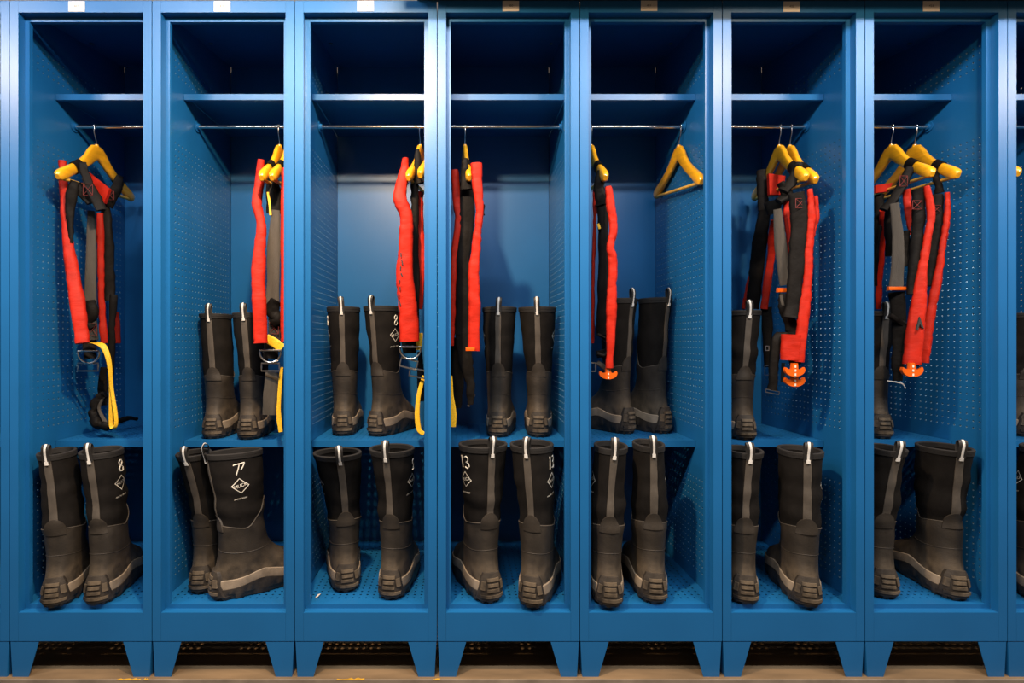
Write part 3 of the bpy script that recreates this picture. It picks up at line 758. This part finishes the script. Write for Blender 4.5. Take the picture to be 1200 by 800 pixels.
# locker 418
j = Jacket(322, 'red and black lifejacket with D-ring and yellow sling in locker 418')
j.sleeve(hk(327), D(2), D(6), .085, .115)
j.sleeve(hk(338), D(2), D(6), .085, .115)
j.lobe([(306,188,.155),(304,215,.155),(301,238,.14),(306,262,.12),(305,285,.11),(303,320,.10),(304,360,.09),(306,402,.085)], [9,11,13,11,14,17,17,17], .11, .03)
j.black([(318,200),(320,222),(321,250)], [8,18,18], .16, .012, 'shoulder_strap')
j.lobe([(333,198),(333,230),(333,320),(333,400)], [6,8,8,9], .12, .03)
j.sling([(314,225),(316,240),(317,252)], 3, .13)
j.web([(323,246),(321,290),(320,330),(319,362)], [10,16,15,17], .14)
j.black([(324,352),(319,363),(325,374),(320,380)], [15,17,13,13], .13, .018)
j.web([(321,372),(322,398)], [14,15], .135, 'webbing_black'); j.stitch(321, 384, 11, 14, .130)
j.sling([(312,396),(321,401),(331,408)], [10,11,11], .11, (0,0,1))
j.black([(318,402),(317,420)], [20,18], .14, .01)
j.dring(317, 412, 12.5, .105); j.buckle(317, 430, 21, 9, .11)
j.web([(319,436),(317,460),(315,486)], [16,17,15], .13)
j.sling([(330,430),(327,470),(327,490),(329,506)], [4,5,6,5], .13)
# locker 419
j = Jacket(484, 'lifejacket with one wide red lobe above two steel buckles in locker 419')
j.lobe([(475,186,.11),(473,205,.11),(469,232),(476,252),(476,280),(474,320),(478,360),(480,400)], [8,12,17,15,17,20,23,23], .085, .034)
m = MB()
for k in range(9):
    yy = 296 + k*8; xx = 470.5 - .4*k + random.uniform(-.7, .7)
    m.strip([P(xx, yy, .0655), P(xx+random.uniform(-1.5, 1.8), yy+random.uniform(3, 7), .0655)], .0035, .002, (1,0,0), 6, sub=2)
m.build('dark_print', 'ink', j.root)
j.black([(486,205),(486,240),(487,300),(488,395)], [9,10,9,9], .14, .02)
j.lobe([(492,225),(491,260),(494,300),(492,340),(491,362)], [9,11,11,10,8], .18, .03)
j.black([(490,175),(489,190),(492,215)], [6,9,9], .13, .014, 'shoulder_strap')
j.black([(480,398),(481,414)], [20,16], .12, .012)
j.dring(481, 408, 12.5, .095); j.buckle(479, 426, 20, 10, .10, roll=.25); j.buckle(489, 437, 18, 9, .12, roll=.2)
j.sling([(492,390),(491,410)], 7, .12)
j.sling([(497,440),(491,462),(489,485),(491,503),(497,508)], [5,5,6,6,5], .13)
j.black([(492,412),(494,470)], [6,10], .16, .01, 'leg_strap')
# locker 420
j = Jacket(547, 'lifejacket with two slim red lobes either side of black in locker 420')
j.sleeve(hk(545), D(4), D(6), .08, .12)
j.lobe([(533,200),(535,232),(537,262),(533,292),(531,330),(530,372),(529,405)], [9,11,8,9,8,8,7], .13, .028)
j.lobe([(558,192),(559,212),(562,245),(560,268),(558,290),(555,320),(556,360),(555,411)], [14,13,10,9,12,13,14,15], .075, .030)
j.black([(545,186),(545,200),(546,222)], [7,10,16], .10, .018, 'shoulder_strap')
j.black([(547,210),(546,250),(543,300),(542,350),(541,392)], [14,22,18,18,20], .13, .03)
j.black([(541,385),(546,425),(551,450),(551,474)], [18,17,11,7], .12, .012, 'leg_strap')
j.black([(534,395),(536,440),(536,478)], [14,16,10], .17, .015, 'leg_strap')
j.black([(566,240),(567,252)], [4,3], .11, .012)
j.clip(551, 409, 10.5, 4.5, .06)
j.web([(556,462),(551,470),(549,476)], 3, .12, 'webbing_grey')
j.sling([(528,440),(529,462),(531,485),(531,500)], [4,5,8,6], .11)
# locker 421
j = Jacket(704, 'lifejacket with slim red lobe and orange toggle hiding boots in locker 421')
j.sleeve(hk(693), D(0), D(6), .09, .12)
j.lobe([(713,219),(716,245),(719,268),(715,290),(718,305),(717,340),(716,380),(714,431)], [9,11,10,9,11,12,12,9], .075, .028)
j.black([(704,200),(702,222),(705,240)], [9,14,14], .11, .012, 'shoulder_strap')
j.black([(705,235),(707,280),(707,330),(706,392)], [12,13,13,15], .12, .022)
j.lobe([(697,222),(697,260),(695,330),(694,402)], [6,5,5,5], .15, .02)
j.sling([(701,262),(703,268)], 3, .105)
j.black([(700,392),(708,396),(713,405),(708,416),(699,414)], [9,8,8,9,9], .085, .012, 'leg_strap', (0,-1,0))
j.black([(704,410),(706,418)], [14,14], .10, .02)
j.web([(700,424),(708,430),(713,434)], 6, .09, 'webbing_grey', side=(0,0,1))
j.buckle(695, 430, 6, 10, .09)
j.handle(713, 438, .07, .85)
# locker 422
j = Jacket(914, 'lifejacket with two orange toggles and a black cross-stitched panel in locker 422')
j.sleeve(hk(914), D(-8), D(6), .095, .135)
j.sleeve(hk(927), D(-9), D(8), .095, .130)
j.sleeve(hk(914), D(-8), D(6), -.135, -.095)
j.lobe([(949,222),(951,255),(948,290),(946,330),(941,375),(936,424)], [8,11,11,12,15,14], .075, .028)
j.lobe([(956,230),(957,255),(953,277)], [6,7,4], .085, .022)
j.lobe([(921,232),(924,262),(926,300),(924,330)], [9,10,7,5], .15, .02)
j.black([(933,226),(936,255),(934,300),(931,340),(926,372)], [20,22,21,19,18], .085, .020)
j.lobe([(928,392),(926,422)], [26,24], .085, .03)
j.black([(936,190),(930,210),(918,224)], [12,16,14], .13, .012, 'shoulder_strap')
j.black([(914,214),(922,228),(912,236)], [10,16,12], .14, .02, 'shoulder_strap')
j.black([(892,199),(893,222),(895,246)], [12,13,14], .30, .012, 'shoulder_strap')
j.panel('collar', 'red_fabric', [(901,203),(921,206),(916,228),(902,228)], .26, .012)
j.stitch(938, 238, 11, 11, .072)
j.black([(905,235),(908,250)], [22,18], .2, .02)
j.black([(896,246,.30),(890,285,.33),(886,320,.36),(882,362,.37)], [14,18,18,16], .34, .02)
j.lobe([(908,258,.27),(902,310,.33),(895,362,.345)], [10,11,9], .32, .02)
j.lobe([(884,305),(877,335),(871,362)], [5,7,6], .40, .02)
j.web([(911,245),(915,290),(920,334)], [10,15,13], .13)
j.clip(917, 340, 13, 5.5, .12)
j.black([(919,344),(917,362),(928,380),(926,392),(912,394),(907,425),(905,457)], [11,10,18,15,12,12,13], .115, .012, 'leg_strap')
j.web([(915,345),(919,362),(927,372)], 4, .11, 'webbing_grey')
j.black([(898,360),(900,400),(899,430)], [14,12,10], .35, .015, 'leg_strap')
j.web([(918,425),(917,448)], 5, .14, 'webbing_black')
j.buckle(905, 459, 16, 3.5, .115, .0018, roll=.2); j.buckle(899, 408, 4, 5, .11, .0018); j.buckle(899, 434, 6, 11, .34, .0018)
j.black([(931,420),(932,428)], [20,12], .08, .012)
j.handle(932, 446, .084, .95); j.handle(932, 434, .068, .95)
# locker 423, near hanger
j = Jacket(1048, 'lifejacket with grey webbing and orange clip, on the hanger nearer the boot in locker 423')
j.sleeve(hk(1045), D(-8), D(3), .085, .120)
j.lobe([(1086,218),(1091,250),(1087,280),(1081,315),(1077,350),(1072,392),(1069,427)], [8,10,10,13,18,24,24], .080, .030)
j.black([(1076,222),(1076,255),(1073,300),(1067,345)], [17,18,17,12], .095, .020)
j.stitch(1075, 240, 11, 10, .082)
j.lobe([(1062,222),(1064,245),(1066,275)], [10,11,5], .16, .02)
j.panel('collar', 'red_fabric', [(1026,217),(1046,214),(1042,224),(1026,226)], .26, .012)
j.black([(1067,196),(1060,212),(1048,232),(1036,246)], [13,14,13,12], .14, .012, 'shoulder_strap')
j.stitch(1059, 212, 9, 12, .130)
j.black([(1030,228),(1030,250),(1026,290),(1025,335)], [14,12,9,7], .28, .02)
j.lobe([(1034,246,.25),(1033,285,.30),(1030,335,.35),(1029,362,.36)], [7,9,9,7], .32, .02)
j.black([(1046,232),(1042,262),(1042,300)], [16,14,10], .18, .02)
j.web([(1048,238),(1052,275),(1052,310),(1050,336)], [11,14,16,18], .12)
j.black([(1062,270),(1063,292),(1060,312)], [9,11,7], .125, .012)
j.clip(1051, 338, 21, 4.5, .11)
j.black([(1051,342),(1053,380),(1052,420),(1052,446)], [21,18,15,11], .125, .012, 'leg_strap')
j.black([(1042,370),(1052,376),(1062,382)], [6,7,6], .115, .008, 'leg_strap', (0,0,1))
j.web([(1040,446),(1052,448),(1058,450),(1061,455)], 1.6, .12, 'reflective_white', 'cord', .003, (0,0,1))
j.black([(1064,424),(1076,426)], [8,8], .08, .016, side=(0,0,1))
j.handle(1070, 434, .066, 1.0)
m = MB(); m.prism([P(1074,386,.058), P(1078,371,.058), P(1083,385,.058), P(1080,383,.058), P(1078,379,.058), P(1076,387,.058)][::-1], (0,.004,0)); m.build('dark_print', 'ink', j.root)
# locker 423, second hanger
j = Jacket(1080, 'slimmer lifejacket on the hanger nearer the right wall in locker 423')
j.sleeve(hk(1073), D(-8), D(4), .095, .125)
j.lobe([(1110,226),(1110,252),(1105,285),(1101,315),(1093,355),(1086,395),(1083,425)], [7,9,9,11,13,14,13], .105, .028)
j.black([(1098,228),(1096,262),(1091,305),(1088,335)], [17,17,15,10], .12, .018)
j.stitch(1098, 245, 10, 9, .108)
j.black([(1093,198),(1098,210),(1101,226)], [9,10,12], .14, .012, 'shoulder_strap')

# ------------------------------------------------------------------ small scraps
def scrap(px, py, wpx, label, hpx=312.5):
    r = (py-400)/hpx; y = DIST*(1/r-1); c = Vector(((px-CX)*U/r, y, FLOOR_Z+.0012))
    m = MB(); a = wpx*U
    m.prism([c+Vector((-a*.5,-a*.9,0)), c+Vector((a*.1,-a*.6,.001)), c+Vector((a*.6,a*.9,.003)), c+Vector((-.1*a,a*.7,.002))], (0,0,.0012))
    tag(m.build('paper_scrap', 'label_white'), label, 'paper')
scrap(372.5, 699, 4, 'tiny white paper scrap on the floor of locker 419')
